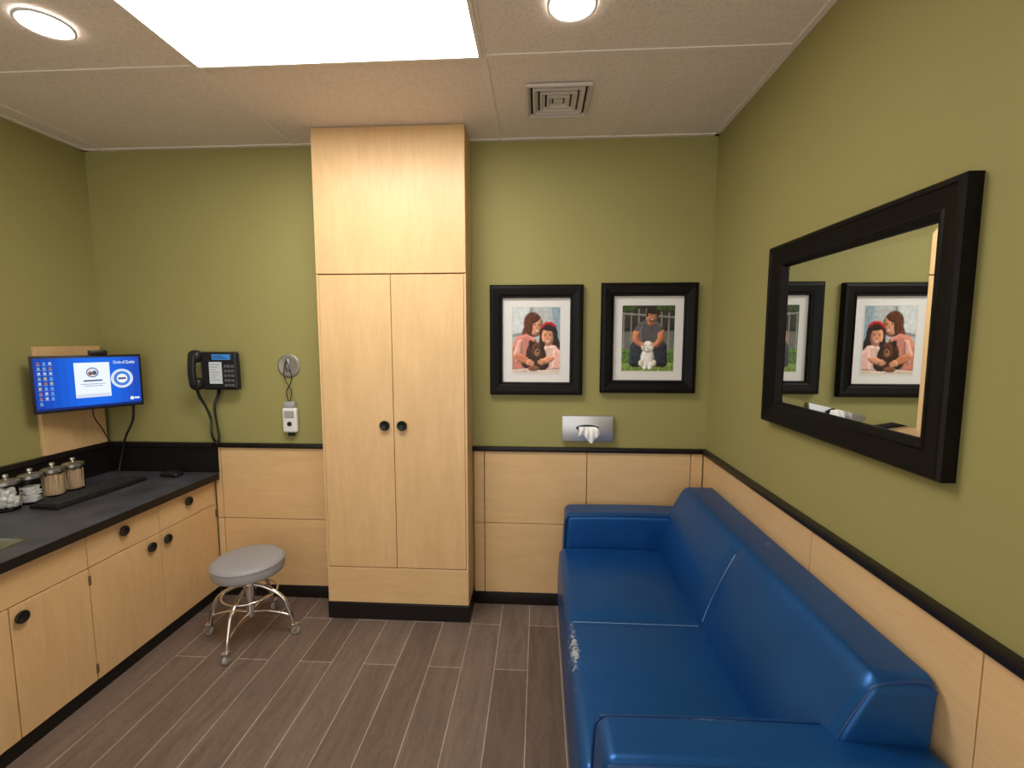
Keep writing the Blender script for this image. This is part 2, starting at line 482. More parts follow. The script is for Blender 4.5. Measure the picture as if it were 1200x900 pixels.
for i in range(len(ys)-1):
    a, b = ys[i]+.0018, ys[i+1]-.0018
    box(f'panel_lower_{i+1}', (XR-.016, a, .072), (XR-.004, b, .473), WOOD_HY, w2, .001, 1)
    box(f'panel_upper_{i+1}', (XR-.016, a, .477), (XR-.004, b, .885), WOOD_HY, w2, .001, 1)
box('trim_2', (-.365, YB-.026, .885), (XR, YB, .91), BLACK, bev=.002)
box('trim_3', (-1.86, YB-.026, .885), (-1.125, YB, .91), BLACK, bev=.002)
box('trim_4', (XR-.026, YF, .885), (XR, YB-.026, .91), BLACK, bev=.002)
box('baseboard_back', (-.36, YB-.02, 0), (XR-.02, YB, .072), BLACK, bev=.002)
box('baseboard_left', (-1.86, YB-.02, 0), (-1.13, YB, .072), BLACK, bev=.002)
box('baseboard_right', (XR-.02, YF, 0), (XR, YB-.02, .072), BLACK, bev=.002)

# ------------------------------------------------------------------ knobs
def knob(name, pos, nrm, parent, r=.024):
    nrm = Vector(nrm); x = Vector((0, 0, 1)); y = nrm.cross(x)
    lathe(name, [(0, 0), (r*.6, 0), (r*.55, .006), (r, .009), (r*1.02, .014), (r*.93, .017), (r*.7, .0165), (r*.5, .012), (0, .011)], (0, 0, 0), KNOB, parent, 28, M=frameM(pos, x, y, nrm))

# ------------------------------------------------------------------ tall cupboard
c = empty('tall_cupboard', (-.745, 2.4, 1.3))
x0, x1, yf = -1.125, -.365, 2.30
box('carcass', (x0, yf+.02, .09), (x1, YB-.001, H-.002), WOOD_V, c)
box('carcass_gap', (x0+.004, yf+.016, .092), (x1-.004, yf+.0205, H-.004), GAP, c)
box('top_panel', (x0, yf, 1.826), (x1, yf+.018, H-.003), WOOD_V, c, .0015, 1)
box('door_left', (x0+.012, yf, .292), (-.7465, yf+.018, 1.820), WOOD_V, c, .0015, 1)
box('door_right', (-.7435, yf, .292), (x1-.012, yf+.018, 1.820), WOOD_V, c, .0015, 1)
box('stile_left', (x0, yf+.002, .288), (x0+.0105, yf+.018, 1.823), WOOD_V, c)
box('stile_right', (x1-.0105, yf+.002, .288), (x1, yf+.018, 1.823), WOOD_V, c)
box('bottom_panel', (x0, yf, .093), (x1, yf+.018, .287), WOOD_H, c, .0015, 1)
box('toe_kick', (x0-.003, yf-.004, 0), (x1+.004, YB-.001, .09), BLACK, c, .002, 1)
knob('knob_left', (-.79, yf, 1.057), (0, -1, 0), c, .026)
knob('knob_right', (-.70, yf, 1.057), (0, -1, 0), c, .026)

# ------------------------------------------------------------------ base cabinets + counter
b_ = empty('base_cabinets', (-2.18, 1.1, .4))
xf = -1.86; ye = -.3
sy0, sy1, sx0, sx1 = 1.08, 1.56, -2.40, -1.965
box('carcass_far', (XL+.001, sy1+.03, .055), (xf-.02, YB-.001, .70), GAP, b_)
box('carcass_near', (XL+.001, ye, .055), (xf-.02, sy0-.03, .70), GAP, b_)
box('carcass_sink', (XL+.001, sy0-.03, .055), (xf-.02, sy1+.03, .54), GAP, b_)
box('face_rail', (xf-.06, sy0-.03, .54), (xf-.02, sy1+.03, .70), GAP, b_)
box('end_panel', (XL+.001, ye-.018, .0), (xf, ye, .70), WOOD_V, b_)
box('toe_kick', (XL+.001, ye+.002, 0), (xf-.004, YB-.027, .055), BLACK, b_)
seps = [2.472, 2.083, 1.721, 1.431, 1.05, .69, .33, .0, -.298]
for i in range(len(seps)-1):
    box(f'cab_door_{i+1}', (xf-.018, seps[i+1]+.0015, .060), (xf, seps[i]-.0015, .552), WOOD_V, b_, .0012, 1)
dr = [2.472, 2.083, 1.721, 1.05, .69, .33, 0, -.298]
for i in range(len(dr)-1):
    box(f'drawer_front_{i+1}', (xf-.018, dr[i+1]+.0015, .556), (xf, dr[i]-.0015, .698), WOOD_HY, b_, .0012, 1)
box('corner_filler', (xf-.018, 2.474, .056), (xf-.002, YB-.017, .697), WOOD_V, b_)
for i, (y, z) in enumerate([(2.117, .505), (2.022, .505), (1.462, .505), (1.02, .505), (.66, .505), (.36, .505), (2.268, .645), (1.885, .645), (.87, .645), (.51, .645)]):
    knob(f'knob_{i+1}', (xf, y, z), (1, 0, 0), b_, .023)
for i, (y, z) in enumerate([(1.721, .50), (1.721, .11), (2.474, .5), (2.474, .11)]):
    box(f'hinge_{i+1}', (xf-.002, y-.005, z-.020), (xf+.003, y+.005, z+.020), GAP, b_)

COUNTER = mat('slate_laminate', (.060, .062, .072), .36, var=.35, vscale=9, spec=.45)
ct = empty('countertop', (-2.18, 1.1, .72))
xe = -1.83
for nm, lo, hi in (('far_slab', (XL+.02, sy1, .701), (xe, YB-.02, .737)), ('near_slab', (XL+.02, ye-.02, .701), (xe, sy0, .737)),
                   ('front_strip', (sx1, sy0, .701), (xe, sy1, .737)), ('rear_strip', (XL+.02, sy0, .701), (sx0, sy1, .737))):
    box(nm, lo, hi, COUNTER, ct)
box('front_edge', (xe, ye-.02, .701), (xe+.003, YB-.027, .7375), BLACK, ct)
box('backsplash_rear', (XL+.02, YB-.02, .738), (xe, YB-.001, .884), BLACK, ct)
box('backsplash_side', (XL+.001, ye, .738), (XL+.02, YB-.001, .884), BLACK, ct)
box('splash_cap_rear', (XL+.001, YB-.028, .884), (xe-.032, YB-.001, .91), BLACK, ct, .002, 1)
box('splash_cap_side', (XL+.001, ye, .884), (XL+.028, YB-.028, .91), BLACK, ct, .002, 1)
# sink
s = empty('sink', (-2.18, 1.32, .72))
M = Matrix.Translation(((sx0+sx1)/2, (sy0+sy1)/2, .737))
W_, D_ = sx1-sx0, sy1-sy0
rect_frame('basin', W_, D_, [(-.02, .0005), (-.02, .004), (.006, .005), (.015, -.01), (.03, -.15), (.06, -.165), (.2, -.168)], STEEL, s, M, close=False)
lathe('drain', [(.028, 0), (.026, .003), (0, .001)], (-2.18, 1.32, .5695), CHROME, s, 20)
tube('faucet', spline([(-2.44, 1.32, .738), (-2.44, 1.32, .90), (-2.42, 1.32, 1.0), (-2.36, 1.32, 1.04), (-2.29, 1.32, 1.0), (-2.28, 1.32, .95)]), .012, CHROME, s)

# ------------------------------------------------------------------ sofa
so = empty('loveseat_sofa', (.5, 1.68, .3))
ya0, ya1, yb0, yb1 = .90, 1.045, 2.285, 2.455
def arm_def(sign):
    def f(p):
        p.z += .006*math.sin((p.x-.13)/.75*math.pi)*(1 if p.z > .5 else 0)
        p.x += -.012*math.sin((p.z-.05)/.56*math.pi)*(1 if p.x < .2 else 0)
        return p
    return f
softbox('arm_near', (.142, ya0, .05), (.878, ya1, .605), .030, VINYL, so, 8, arm_def(1))
softbox('arm_far', (.142, yb0, .05), (.878, yb1, .610), .030, VINYL, so, 8, arm_def(1))
def seat_def(p):
    ty = (p.y-ya1)/(yb0-ya1)
    if p.z > .3:
        wv = max(0, math.sin(math.pi*min(1, max(0, (ty*2) % 1.0))))
        u = min(1, max(0, (p.x-.1)/.55))
        p.z += .016*math.sqrt(wv)*math.sin(math.pi*min(1, u*.9+.1)) - .008*math.exp(-((p.y-1.665)/.012)**2)
    if p.x < .2:
        p.x -= .008*math.sin(math.pi*min(1, max(0, (p.z-.08)/.35)))
    return p
softbox('seat_cushion', (.108, ya1-.004, .10), (.70, yb0+.004, .438), .032, VINYL, so, 40, seat_def)
def back_def(p):
    wq = max(0, min(1, (.885-p.x)/.285))
    tz = max(0, (p.z-.42)/.335)
    p.x += wq*.135*tz**1.25
    ty = (p.y-ya1)/(yb0-ya1)
    bul = math.sqrt(max(0, math.sin(math.pi*min(1, max(0, (ty*2) % 1.0)))))
    p.x -= wq*(.016*bul*math.sin(math.pi*min(1, max(0, (p.z-.42)/.32))))
    p.x += wq*.008*math.exp(-((p.y-1.665)/.012)**2)
    return p
softbox('backrest', (.600, .985, .30), (.882, 2.34, .757), .038, VINYL, so, 40, back_def)
box('base', (.135, ya0+.02, .04), (.87, yb1-.02, .30), VINYL, so, .02, 3)
for i, (x, y) in enumerate([(.19, .96), (.82, .96), (.19, 2.39), (.82, 2.39)]):
    lathe(f'foot_{i+1}', [(0, 0), (.022, 0), (.028, .06), (0, .06)], (x, y, 0), BLACK, so, 16)
def backsurf(z):
    tz = max(0, (z-.42)/.335); return .600+.135*tz**1.25+.008
tube('back_seam', [(backsurf(z)-.001+(.0 if z < .71 else (z-.71)**2*14), 1.665, z) for z in [.45+.02*i for i in range(14)]]+[(.765, 1.665, .742), (.80, 1.665, .752), (.84, 1.665, .757)], .0022, THREAD, so, 6)
tube('seat_seam', [(.113, 1.665, .40), (.120, 1.665, .422), (.138, 1.665, .431), (.2, 1.665, .431), (.35, 1.665, .431), (.5, 1.665, .431), (.6, 1.665, .431)], .002, THREAD, so, 6)
def arm_pipe(y, zt):
    return spline([(.141, y, .10), (.133, y, .35), (.137, y, zt-.05), (.150, y, zt-.010), (.19, y, zt), (.5, y, zt+.006), (.83, y, zt), (.868, y, zt-.03), (.877, y, zt-.12)], 6)
tube('arm_piping_near', arm_pipe(ya0+.006, .597), .0045, PIPING, so, 8)
tube('arm_piping_near_inner', arm_pipe(ya1-.006, .597), .0040, PIPING, so, 8)
tube('arm_piping_far', arm_pipe(yb0+.006, .602), .0045, PIPING, so, 8)
def bx_(z): 
    tz = max(0, (z-.42)/.335); return .600+.135*tz**1.25
tube('back_end_piping', spline([(bx_(.56)+.006, .993, .56), (bx_(.64)+.006, .993, .64), (bx_(.70)+.010, .993, .70), (bx_(.735)+.022, .993, .738), (.80, .993, .749), (.85, .993, .748), (.872, .993, .725)], 6), .0045, PIPING, so, 8)

# ------------------------------------------------------------------ stool
st = empty('rolling_stool', (-1.455, 2.14, 0))
cx, cy = -1.455, 2.14
SEATM = mat('grey_vinyl', (.33, .325, .34), .4, bump=.1, bscale=300)
lathe('seat', [(0, .338), (.155, .338), (.163, .344), (.166, .352), (.166, .386), (.163, .398), (.152, .407), (.12, .411), (0, .413)], (cx, cy, 0), SEATM, st, 56, auto=80)
tube('seat_piping', [(cx+.166*math.cos(a*math.pi/24), cy+.166*math.sin(a*math.pi/24), .393) for a in range(48)], .003, SEATM, st, 6, closed=True)
lathe('seat_plate', [(0, .310), (.05, .310), (.10, .33), (.10, .338), (0, .338)], (cx, cy, 0), STEEL, st, 32)
lathe('column', [(0, .10), (.018, .10), (.018, .20), (.028, .205), (.028, .28), (.018, .285), (.018, .312), (0, .312)], (cx, cy, 0), CHROME, st, 24)
for i in range(4):
    a = math.radians(4+90*i); ca, sa = math.cos(a), math.sin(a)
    def P(r, z): return (cx+r*ca, cy+r*sa, z)
    tube(f'leg_{i+1}', spline([P(.022, .265), P(.07, .255), P(.13, .225), P(.168, .19), P(.188, .14), P(.205, .085), P(.210, .055)], 6), .0095, CHROME, st, 10)
    tube(f'brace_{i+1}', spline([P(.017, .12), P(.08, .125), P(.15, .115), P(.198, .10)], 5), .006, CHROME, st, 8)
    wx, wy = cx+.220*ca, cy+.220*sa
    Mw = frameM((wx+sa*.010, wy-ca*.010, .0215), (ca, sa, 0), (0, 0, 1), (-sa, ca, 0))
    lathe(f'caster_wheel_{i+1}', [(0, 0), (.016, 0), (.021, .003), (.021, .017), (.016, .020), (0, .020)], (0, 0, 0), GREYP, st, 20, M=Mw)
    boxes(f'caster_fork_{i+1}', [((-.014, -.006, -.004), (.014, .030, -.001)), ((-.014, -.006, .021), (.014, .030, .024)), ((-.014, .026, -.004), (.014, .034, .024))], CHROME, st, M=Mw)
tube('foot_ring', [(cx+.125*math.cos(k*math.pi/20), cy+.125*math.sin(k*math.pi/20), .226) for k in range(40)], .005, CHROME, st, 8, closed=True)

# ------------------------------------------------------------------ framed pictures
MATB = mat('mat_board', (.78, .77, .76), .7)
def picture(xc, zc, w, h, pw, ph, shapes):
    p = empty('framed_picture', (xc, YB-.02, zc))
    M = frameM((xc, YB-.002, zc), (1, 0, 0), (0, 0, 1), (0, -1, 0))
    rect_frame('frame', w, h, [(0, 0), (0, .026), (.006, .032), (.020, .034), (.050, .028), (.060, .024), (.068, .016), (.068, .004)], FRAMEB, p, M)
    rect_frame('frame_bead', w, h, [(.058, .022), (.060, .028), (.064, .028), (.067, .018)], FRAMEB, p, M)
    box('mat_board', (-w/2+.06, -h/2+.06, .004), (w/2-.06, h/2-.06, .009), MATB, p, M=M)
    rect_frame('mat_window', pw+.012, ph+.012, [(0, .0092), (0, .0105), (.005, .0105), (.006, .0092)], WHITEP, p, M)
    photo_print('print', M, pw, ph, .0098, shapes, p)
SK = (196, 126, 90); SK2 = (214, 150, 114); HB = (84, 44, 26); HD = (38, 20, 16)
pic1 = [('p', [(-1, -1), (2, -1), (2, 2), (-1, 2)], (186, 190, 192)),
 ('p', [(0, .55), (0, 1.1), (.45, 1.1), (.35, .6)], (206, 212, 214)),
 ('p', [(.75, 1.1), (1.1, 1.1), (1.1, .4), (.85, .5)], (140, 160, 172)),
 ('e', .44, .74, .20, .19, 10, HB), ('e', .30, .60, .10, .20, -15, HB), ('e', .24, .50, .06, .15, -10, (104, 58, 34)),
 ('p', [(0, .02), (0, .42), (.10, .56), (.30, .60), (.50, .52), (.55, .25), (.40, .02)], (196, 126, 110)),
 ('p', [(.02, .30), (.12, .50), (.22, .52), (.20, .30), (.10, .12)], (216, 164, 148)),
 ('e', .50, .71, .120, .145, -12, SK2), ('e', .44, .82, .15, .06, 20, HB), ('e', .38, .72, .05, .13, 0, HB),
 ('e', .46, .735, .020, .009, 0, HD), ('e', .56, .725, .020, .009, 0, HD), ('e', .46, .755, .03, .006, 5, HB), ('e', .56, .745, .03, .006, -5, HB),
 ('e', .52, .64, .050, .018, -8, (160, 70, 60)), ('e', .52, .643, .040, .010, -8, (240, 225, 215)), ('e', .515, .69, .016, .020, 0, (180, 112, 82)),
 ('e', .76, .58, .19, .19, 0, HD), ('e', .92, .42, .08, .20, 10, HD), ('e', .60, .42, .05, .14, -5, HD),
 ('p', [(.58, .02), (.60, .36), (.72, .44), (.90, .42), (1, .34), (1, .02)], (220, 184, 172)),
 ('p', [(.82, .05), (.86, .38), (1, .33), (1, .05)], (226, 176, 166)),
 ('e', .74, .55, .120, .140, 5, SK2), ('e', .76, .685, .15, .045, -4, HD), ('p', [(.60, .70), (.68, .775), (.82, .785), (.92, .72), (.91, .68), (.80, .735), (.70, .73), (.61, .66)], (186, 24, 30)),
 ('e', .69, .575, .020, .009, 0, HD), ('e', .79, .575, .020, .009, 0, HD), ('e', .69, .597, .03, .006, 0, HD), ('e', .79, .597, .03, .006, 0, HD),
 ('e', .74, .48, .050, .018, 0, (160, 66, 58)), ('e', .74, .482, .040, .010, 0, (240, 225, 215)), ('e', .735, .525, .015, .018, 0, (180, 112, 82)),
 ('e', .50, .27, .21, .21, 10, (60, 34, 24)), ('e', .40, .16, .22, .12, -10, (48, 28, 20)), ('e', .62, .14, .16, .10, 10, (56, 32, 22)),
 ('e', .42, .42, .06, .09, 25, (40, 22, 16)), ('e', .62, .40, .05, .09, -25, (40, 22, 16)),
 ('e', .52, .36, .11, .11, 0, (84, 48, 30)), ('e', .53, .31, .06, .06, 0, (150, 104, 68)), ('e', .53, .335, .026, .018, 0, (15, 12, 12)), ('e', .48, .39, .014, .012, 0, (15, 10, 8)), ('e', .57, .39, .014, .012, 0, (15, 10, 8)),
 ('e', .20, .22, .19, .06, -25, SK), ('e', .36, .16, .07, .05, 0, SK2), ('e', .41, .175, .05, .014, -15, SK2), ('e', .41, .15, .05, .014, -5, SK2), ('e', .41, .125, .045, .014, 5, SK2),
 ('e', .74, .20, .15, .05, 20, SK2), ('e', .62, .17, .06, .05, 0, SK2), ('e', .58, .185, .05, .014, 10, SK2), ('e', .58, .16, .05, .014, 0, SK2),
 ('p', [(0, 0), (1, 0), (1, .06), (.6, .04), (.3, .07), (0, .05)], (210, 190, 176)),
 ('e', .45, .07, .12, .04, 0, (130, 84, 54))]
GR = (82, 116, 50)
pic2 = [('p', [(-1, -1), (2, -1), (2, 2), (-1, 2)], (112, 112, 106)),
 ('p', [(-.2, .60), (-.2, 1.2), (1.2, 1.2), (1.2, .62)], (52, 50, 44))]
for k in range(7):
    xx = k/7+.02
    pic2.append(('p', [(xx, .30), (xx+.022, .30), (xx+.022, .95), (xx, .95)], (150, 148, 140)))
pic2 += [('p', [(0, .86), (1, .80), (1, .83), (0, .89)], (140, 136, 128)),
 ('e', .1, .97, .2, .08, 0, (60, 84, 40)), ('e', .85, .96, .2, .07, 0, (64, 80, 44)),
 ('p', [(-.1, -.1), (1.1, -.1), (1.1, .34), (.6, .30), (-.1, .36)], GR), ('p', [(-.1, -.1), (1.1, -.1), (1.1, .12), (.5, .16), (-.1, .10)], (116, 140, 68)),
 ('p', [(.14, .10), (.16, .40), (.28, .50), (.50, .46), (.46, .20), (.40, .08), (.22, .06)], (50, 54, 66)),
 ('p', [(.88, .10), (.86, .40), (.76, .50), (.54, .46), (.58, .20), (.64, .08), (.82, .06)], (44, 48, 60)),
 ('e', .28, .10, .11, .035, 0, (30, 24, 22)), ('e', .76, .10, .11, .035, 0, (30, 24, 22)),
 ('p', [(.26, .40), (.22, .62), (.32, .74), (.48, .78), (.66, .76), (.80, .66), (.80, .42), (.64, .36), (.4, .36)], (86, 82, 84)),
 ('p', [(.34, .42), (.32, .62), (.40, .70), (.42, .44)], (104, 100, 102)),
 ('p', [(.22, .62), (.20, .46), (.36, .36), (.44, .40), (.34, .48), (.34, .60)], SK),
 ('p', [(.80, .64), (.82, .48), (.68, .36), (.60, .40), (.68, .50), (.68, .58)], SK),
 ('e', .55, .75, .07, .06, 0, SK), ('e', .57, .84, .105, .105, -8, SK), ('e', .57, .915, .115, .05, -8, (46, 30, 22)), ('e', .475, .87, .025, .05, 0, (46, 30, 22)), ('e', .67, .87, .022, .05, 0, (46, 30, 22)),
 ('e', .56, .785, .06, .025, 0, (112, 70, 50)), ('e', .53, .850, .016, .008, 0, HD), ('e', .61, .845, .016, .008, 0, HD), ('e', .565, .79, .03, .009, 0, (225, 205, 198)), ('e', .57, .82, .014, .02, 0, (180, 112, 84)),
 ('e', .50, .20, .13, .15, 0, (232, 230, 222)), ('e', .50, .37, .10, .09, 0, (244, 242, 236)), ('e', .41, .37, .035, .07, 15, (206, 196, 182)), ('e', .59, .37, .035, .07, -15, (206, 196, 182)),
 ('e', .50, .34, .045, .035, 0, (250, 246, 240)), ('e', .50, .355, .020, .013, 0, (20, 18, 18)), ('e', .465, .395, .012, .010, 0, (20, 18, 18)), ('e', .535, .395, .012, .010, 0, (20, 18, 18)),
 ('e', .45, .08, .045, .06, 0, (246, 242, 236)), ('e', .55, .08, .045, .06, 0, (246, 242, 236)), ('e', .38, .12, .05, .05, 20, (222, 216, 206)), ('e', .62, .12, .05, .05, -20, (222, 216, 206)),
 ('e', .40, .42, .05, .014, 20, SK2), ('e', .60, .42, .05, .014, -20, SK2), ('e', .40, .40, .05, .012, 10, SK2), ('e', .60, .40, .05, .012, -10, SK2)]
picture(-.017, 1.493, .495, .585, .255, .350, pic1)
picture(.574, 1.503, .498, .578, .272, .345, pic2)

# ------------------------------------------------------------------ wall mirror
mi = empty('wall_mirror', (XR-.02, 1.427, 1.514))
Mm = frameM((XR-.001, 1.427, 1.513), (0, -1, 0), (0, 0, 1), (-1, 0, 0))
mw, mh = .806, .650
rect_frame('frame', mw, mh, [(0, 0), (0, .032), (.005, .038), (.014, .038), (.018, .034), (.056, .026), (.062, .028), (.072, .024), (.080, .013), (.082, .004)], FRAMEB, mi, Mm)
bm = bmesh.new()
a, b = mw/2-.078, mh/2-.078
rings = []
for ins, z in ((0, .0085), (.024, .0105)):
    rings.append([bm.verts.new(p) for p in ((-a+ins, -b+ins, z), (a-ins, -b+ins, z), (a-ins, b-ins, z), (-a+ins, b-ins, z))])
for i in range(4):
    j = (i+1) % 4; bm.faces.new((rings[0][i], rings[0][j], rings[1][j], rings[1][i]))
bm.faces.new(rings[1])
finish(bm, 'bevelled_glass', mat('mirror_silver', (.88, .90, .88), .0, 1.), mi, M=Mm)

# ------------------------------------------------------------------ tissue box holder
ti = empty('tissue_dispenser', (.262, YB-.03, 1.018))
bx0, bx1, bz0, bz1 = .125, .400, .948, 1.088
box('plate', (bx0, YB-.030, bz0), (bx1, YB-.001, bz1), mat('satin_steel', (.58, .59, .62), .35, .85), ti, .004, 2)
lathe('slot', [(0, 0), (.062, 0), (.058, .0015), (0, .0015)], (0, 0, 0), mat('dark_slot', (.03, .03, .03), .7), ti, 28,
      M=frameM((.262, YB-.030, 1.022), (1, 0, 0), (0, 0, 1), (0, -1, 0)) @ Matrix.Diagonal((1, .30, 1, 1)))
bm = bmesh.new(); g_ = []
for i in range(21):
    row = []
    for j in range(11):
        uu = i/20-.5; vv = j/10
        wd = .085+.04*vv
        z_ = 1.030+.018*math.sin(vv*2.6)-.070*vv*(1+.35*math.sin(uu*8+1))
        row.append(bm.verts.new((.258+uu*wd+.012*vv, YB-.034-.026*math.sin(vv*2.2)-.007*math.sin(uu*26+vv*5)*(.3+vv), z_)))
    g_.append(row)
for i in range(20):
    for j in range(10): bm.faces.new((g_[i][j], g_[i+1][j], g_[i+1][j+1], g_[i][j+1]))
finish(bm, 'tissue', mat('tissue_paper', (.88, .88, .88), .9), ti, smooth=True)

# ------------------------------------------------------------------ wall telephone
ph = empty('wall_telephone', (-1.80, YB-.04, 1.33))
Mp = frameM((-1.78, YB-.001, 1.325), (1, 0, 0), (0, 0, 1), (0, -1, 0))
box('wall_bracket', (-.07, -.07, 0), (.09, .07, .03), BLACKP, ph, .004, 2, M=Mp)
def tilt(p):
    p.z += .03*(p.y+.1); return p
softbox('body', (-.085, -.105, .028), (.125, .105, .066), .014, BLACKP, ph, 6, tilt, M=Mp)
box('display_bezel', (-.02, .055, .064), (.105, .098, .076), BLACKP, ph, .003, 2, M=Mp)
art('display', Mp @ Matrix.Translation((.043, .077, 0)), .105, .030, .0768, [('p', [(0, 0), (1, 0), (1, 1), (0, 1)], (60, 130, 190)), ('p', [(.05, .6), (.6, .6), (.6, .75), (.05, .75)], (20, 50, 90)), ('p', [(.05, .25), (.8, .25), (.8, .4), (.05, .4)], (20, 50, 90))], ph, em=.9)
box('label_card', (-.030, -.070, .066), (.040, .050, .0745), mat('label_paper', (.62, .68, .74), .6), ph, M=Mp)
boxes('label_lines', [((-.022, .034-.014*k, .0744), (.030-.012*(k % 3), .038-.014*k, .0748)) for k in range(7)], GREYP, ph, M=Mp)
keys = []
for r in range(5):
    for k in range(3):
        keys.append(((.056+k*.020, -.085+r*.026, .064), (.070+k*.020, -.070+r*.026, .0765)))
boxes('keys', keys, mat('key_grey', (.10, .11, .12), .5), ph, M=Mp)
softbox('handset_grip', (-.125, -.085, .082), (-.083, .095, .106), .011, BLACKP, ph, 5, lambda p: Vector((p.x, p.y, p.z+.014*math.cos(p.y/.1*1.5))), M=Mp)
for nm, yy in (('handset_earpiece', .080), ('handset_mouthpiece', -.072)):
    lathe(nm, [(0, .050), (.026, .050), (.034, .058), (.036, .075), (.033, .090), (.022, .099), (0, .102)], (-.104, yy, 0), BLACKP, ph, 28, M=Mp)
cp = []
path = spline([(-.105, -.105, .075), (-.102, -.150, .06), (-.080, -.20, .05), (-.060, -.27, .045), (-.065, -.35, .04), (-.045, -.41, .035), (-.025, -.38, .035), (-.035, -.29, .035), (-.045, -.20, .03), (-.02, -.14, .03), (-.01, -.10, .03)], 14)
n = len(path)
for i in range(n-1):
    for k in range(6):
        t = k/6; p = path[i].lerp(path[i+1], t); tg = (path[i+1]-path[i]).normalized()
        a_ = Vector((0, 0, 1)); b2 = tg.cross(a_).normalized(); ang = (i*6+k)*2*math.pi/7
        cp.append(p+(a_*math.cos(ang)+b2*math.sin(ang))*.0068)
tube('coiled_cord', cp, .0021, BLACKP, ph, 5, M=Mp)

# ------------------------------------------------------------------ hanging instrument
ins = empty('hanging_medical_instrument', (-1.40, YB-.03, 1.2))
Mi = frameM((-1.397, YB-.001, 1.352), (1, 0, 0), (0, 0, 1), (0, -1, 0))
lathe('round_wall_plate', [(0, 0), (.064, 0), (.066, .004), (.060, .009), (.052, .010), (.046, .007), (0, .007)], (0, 0, 0), mat('grey_disc', (.30, .28, .25), .35, .3), ins, 36, M=Mi)
box('hook_post', (-.012, -.02, .007), (.012, .040, .024), STEEL, ins, .003, 2, M=Mi)
tube('cord_loop', spline([(0, .030, .026), (-.012, .0, .028), (-.020, -.06, .02), (.0, -.11, .018), (.018, -.14, .018), (.010, -.185, .018), (.0, -.21, .018)], 8), .0025, BLACKP, ins, 6, M=Mi)
tube('cord_loop_return', spline([(0, .030, .026), (.014, -.01, .028), (.022, -.06, .02), (.012, -.10, .018), (-.010, -.14, .02), (-.008, -.18, .018), (.0, -.21, .018)], 8), .0025, BLACKP, ins, 6, M=Mi)
softbox('device_body', (-.038, -.375, .002), (.046, -.235, .032), .012, WHITEP, ins, 4, lambda p: Vector((p.x*(1+.1*(p.y+.3)), p.y, p.z)), M=Mi)
box('device_cap', (-.028, -.238, .006), (.036, -.200, .028), GREYP, ins, .006, 2, M=Mi)
box('device_screen', (-.024, -.290, .031), (.032, -.252, .034), GREYP, ins, .002, 1, M=Mi)
lathe('device_lens', [(0, 0), (.014, 0), (.013, .004), (0, .005)], (.004, -.325, .031), BLACKP, ins, 20, M=Mi)
box('lower_clip', (-.012, -.395, .004), (.020, -.372, .026), BLACKP, ins, .003, 1, M=Mi)

# ------------------------------------------------------------------ monitor on mounting board
mb = box('monitor_mounting_board', (XL+.001, 2.13, .912), (XL+.021, 2.47, 1.462), WOOD_V, None, .002, 1)
mo = empty('computer_monitor', (-2.32, 2.24, 1.28))
Lp = Vector((-2.42, 2.05, 0)); Rp = Vector((-2.205, 2.43, 0)); cm = (Lp+Rp)/2; dx = (Rp-Lp).normalized()
Mo = frameM((cm.x, cm.y, 1.277), dx, (0, 0, 1), (dx.y, -dx.x, 0))
wM = (Rp-Lp).length; hM = .282
softbox('housing', (-wM/2+.03, -hM/2+.03, -.045), (wM/2-.03, hM/2-.03, -.008), .012, BLACKP, mo, 4, M=Mo)
box('bezel', (-wM/2, -hM/2, -.014), (wM/2, hM/2, 0), BLACKP, mo, .003, 2, M=Mo)
sh = []
nb = 14
for k in range(nb):
    t = k/nb; cc = (int(14+12*t), int(62+40*math.sin(t*3.1)), int(165+58*math.sin(t*3.1)))
    sh.append(('p', [(k/nb, 0), ((k+1)/nb, 0), ((k+1)/nb, 1), (k/nb, 1)], cc))
sh += [('p', [(0, 0), (1, 0), (1, .045), (0, .045)], (14, 40, 110)),
 ('p', [(.35, .20), (.69, .20), (.69, .90), (.35, .90)], (226, 234, 244)), ('p', [(.36, .21), (.68, .21), (.68, .27), (.36, .27)], (200, 210, 222)),
 ('e', .52, .70, .060, .100, 0, (70, 96, 150)), ('e', .52, .70, .050, .082, 0, (210, 214, 220)), ('e', .50, .68, .022, .04, 0, (130, 84, 74)), ('e', .54, .69, .022, .045, 0, (70, 90, 110)),
 ('p', [(.43, .52), (.61, .52), (.61, .55), (.43, .55)], (60, 84, 130)), ('p', [(.40, .46), (.64, .46), (.64, .475), (.40, .475)], (150, 165, 190)), ('p', [(.43, .42), (.61, .42), (.61, .435), (.43, .435)], (150, 165, 190)),
 ('e', .81, .55, .115, .20, 0, (205, 214, 230)), ('e', .81, .55, .085, .15, 0, (60, 120, 205)), ('e', .81, .55, .055, .095, 0, (225, 230, 240)), ('p', [(.77, .53), (.85, .53), (.85, .57), (.77, .57)], (60, 70, 110)),
 ('e', .90, .12, .02, .035, 0, (240, 244, 250)), ('p', [(.925, .10), (.98, .10), (.98, .14), (.925, .14)], (200, 220, 245))]
for r in range(9):
    for k in range(3 if r < 8 else 1):
        x = .03+k*.05; y = .93-r*.095
        sh.append(('p', [(x, y-.045), (x+.024, y-.045), (x+.024, y), (x, y)], random.choice([(170, 185, 205), (150, 100, 80), (90, 150, 210), (110, 160, 150), (180, 170, 110)])))
        sh.append(('p', [(x-.006, y-.062), (x+.03, y-.062), (x+.03, y-.054), (x-.006, y-.054)], (150, 170, 205)))
art('screen', Mo, wM-.022, hM-.026, .0006, sh, mo, em=1.15, dz=.00008)
fc = bpy.data.curves.new('screen_text', 'FONT'); fc.body = 'Circle of Quality'; fc.size = .030; fc.extrude = 0
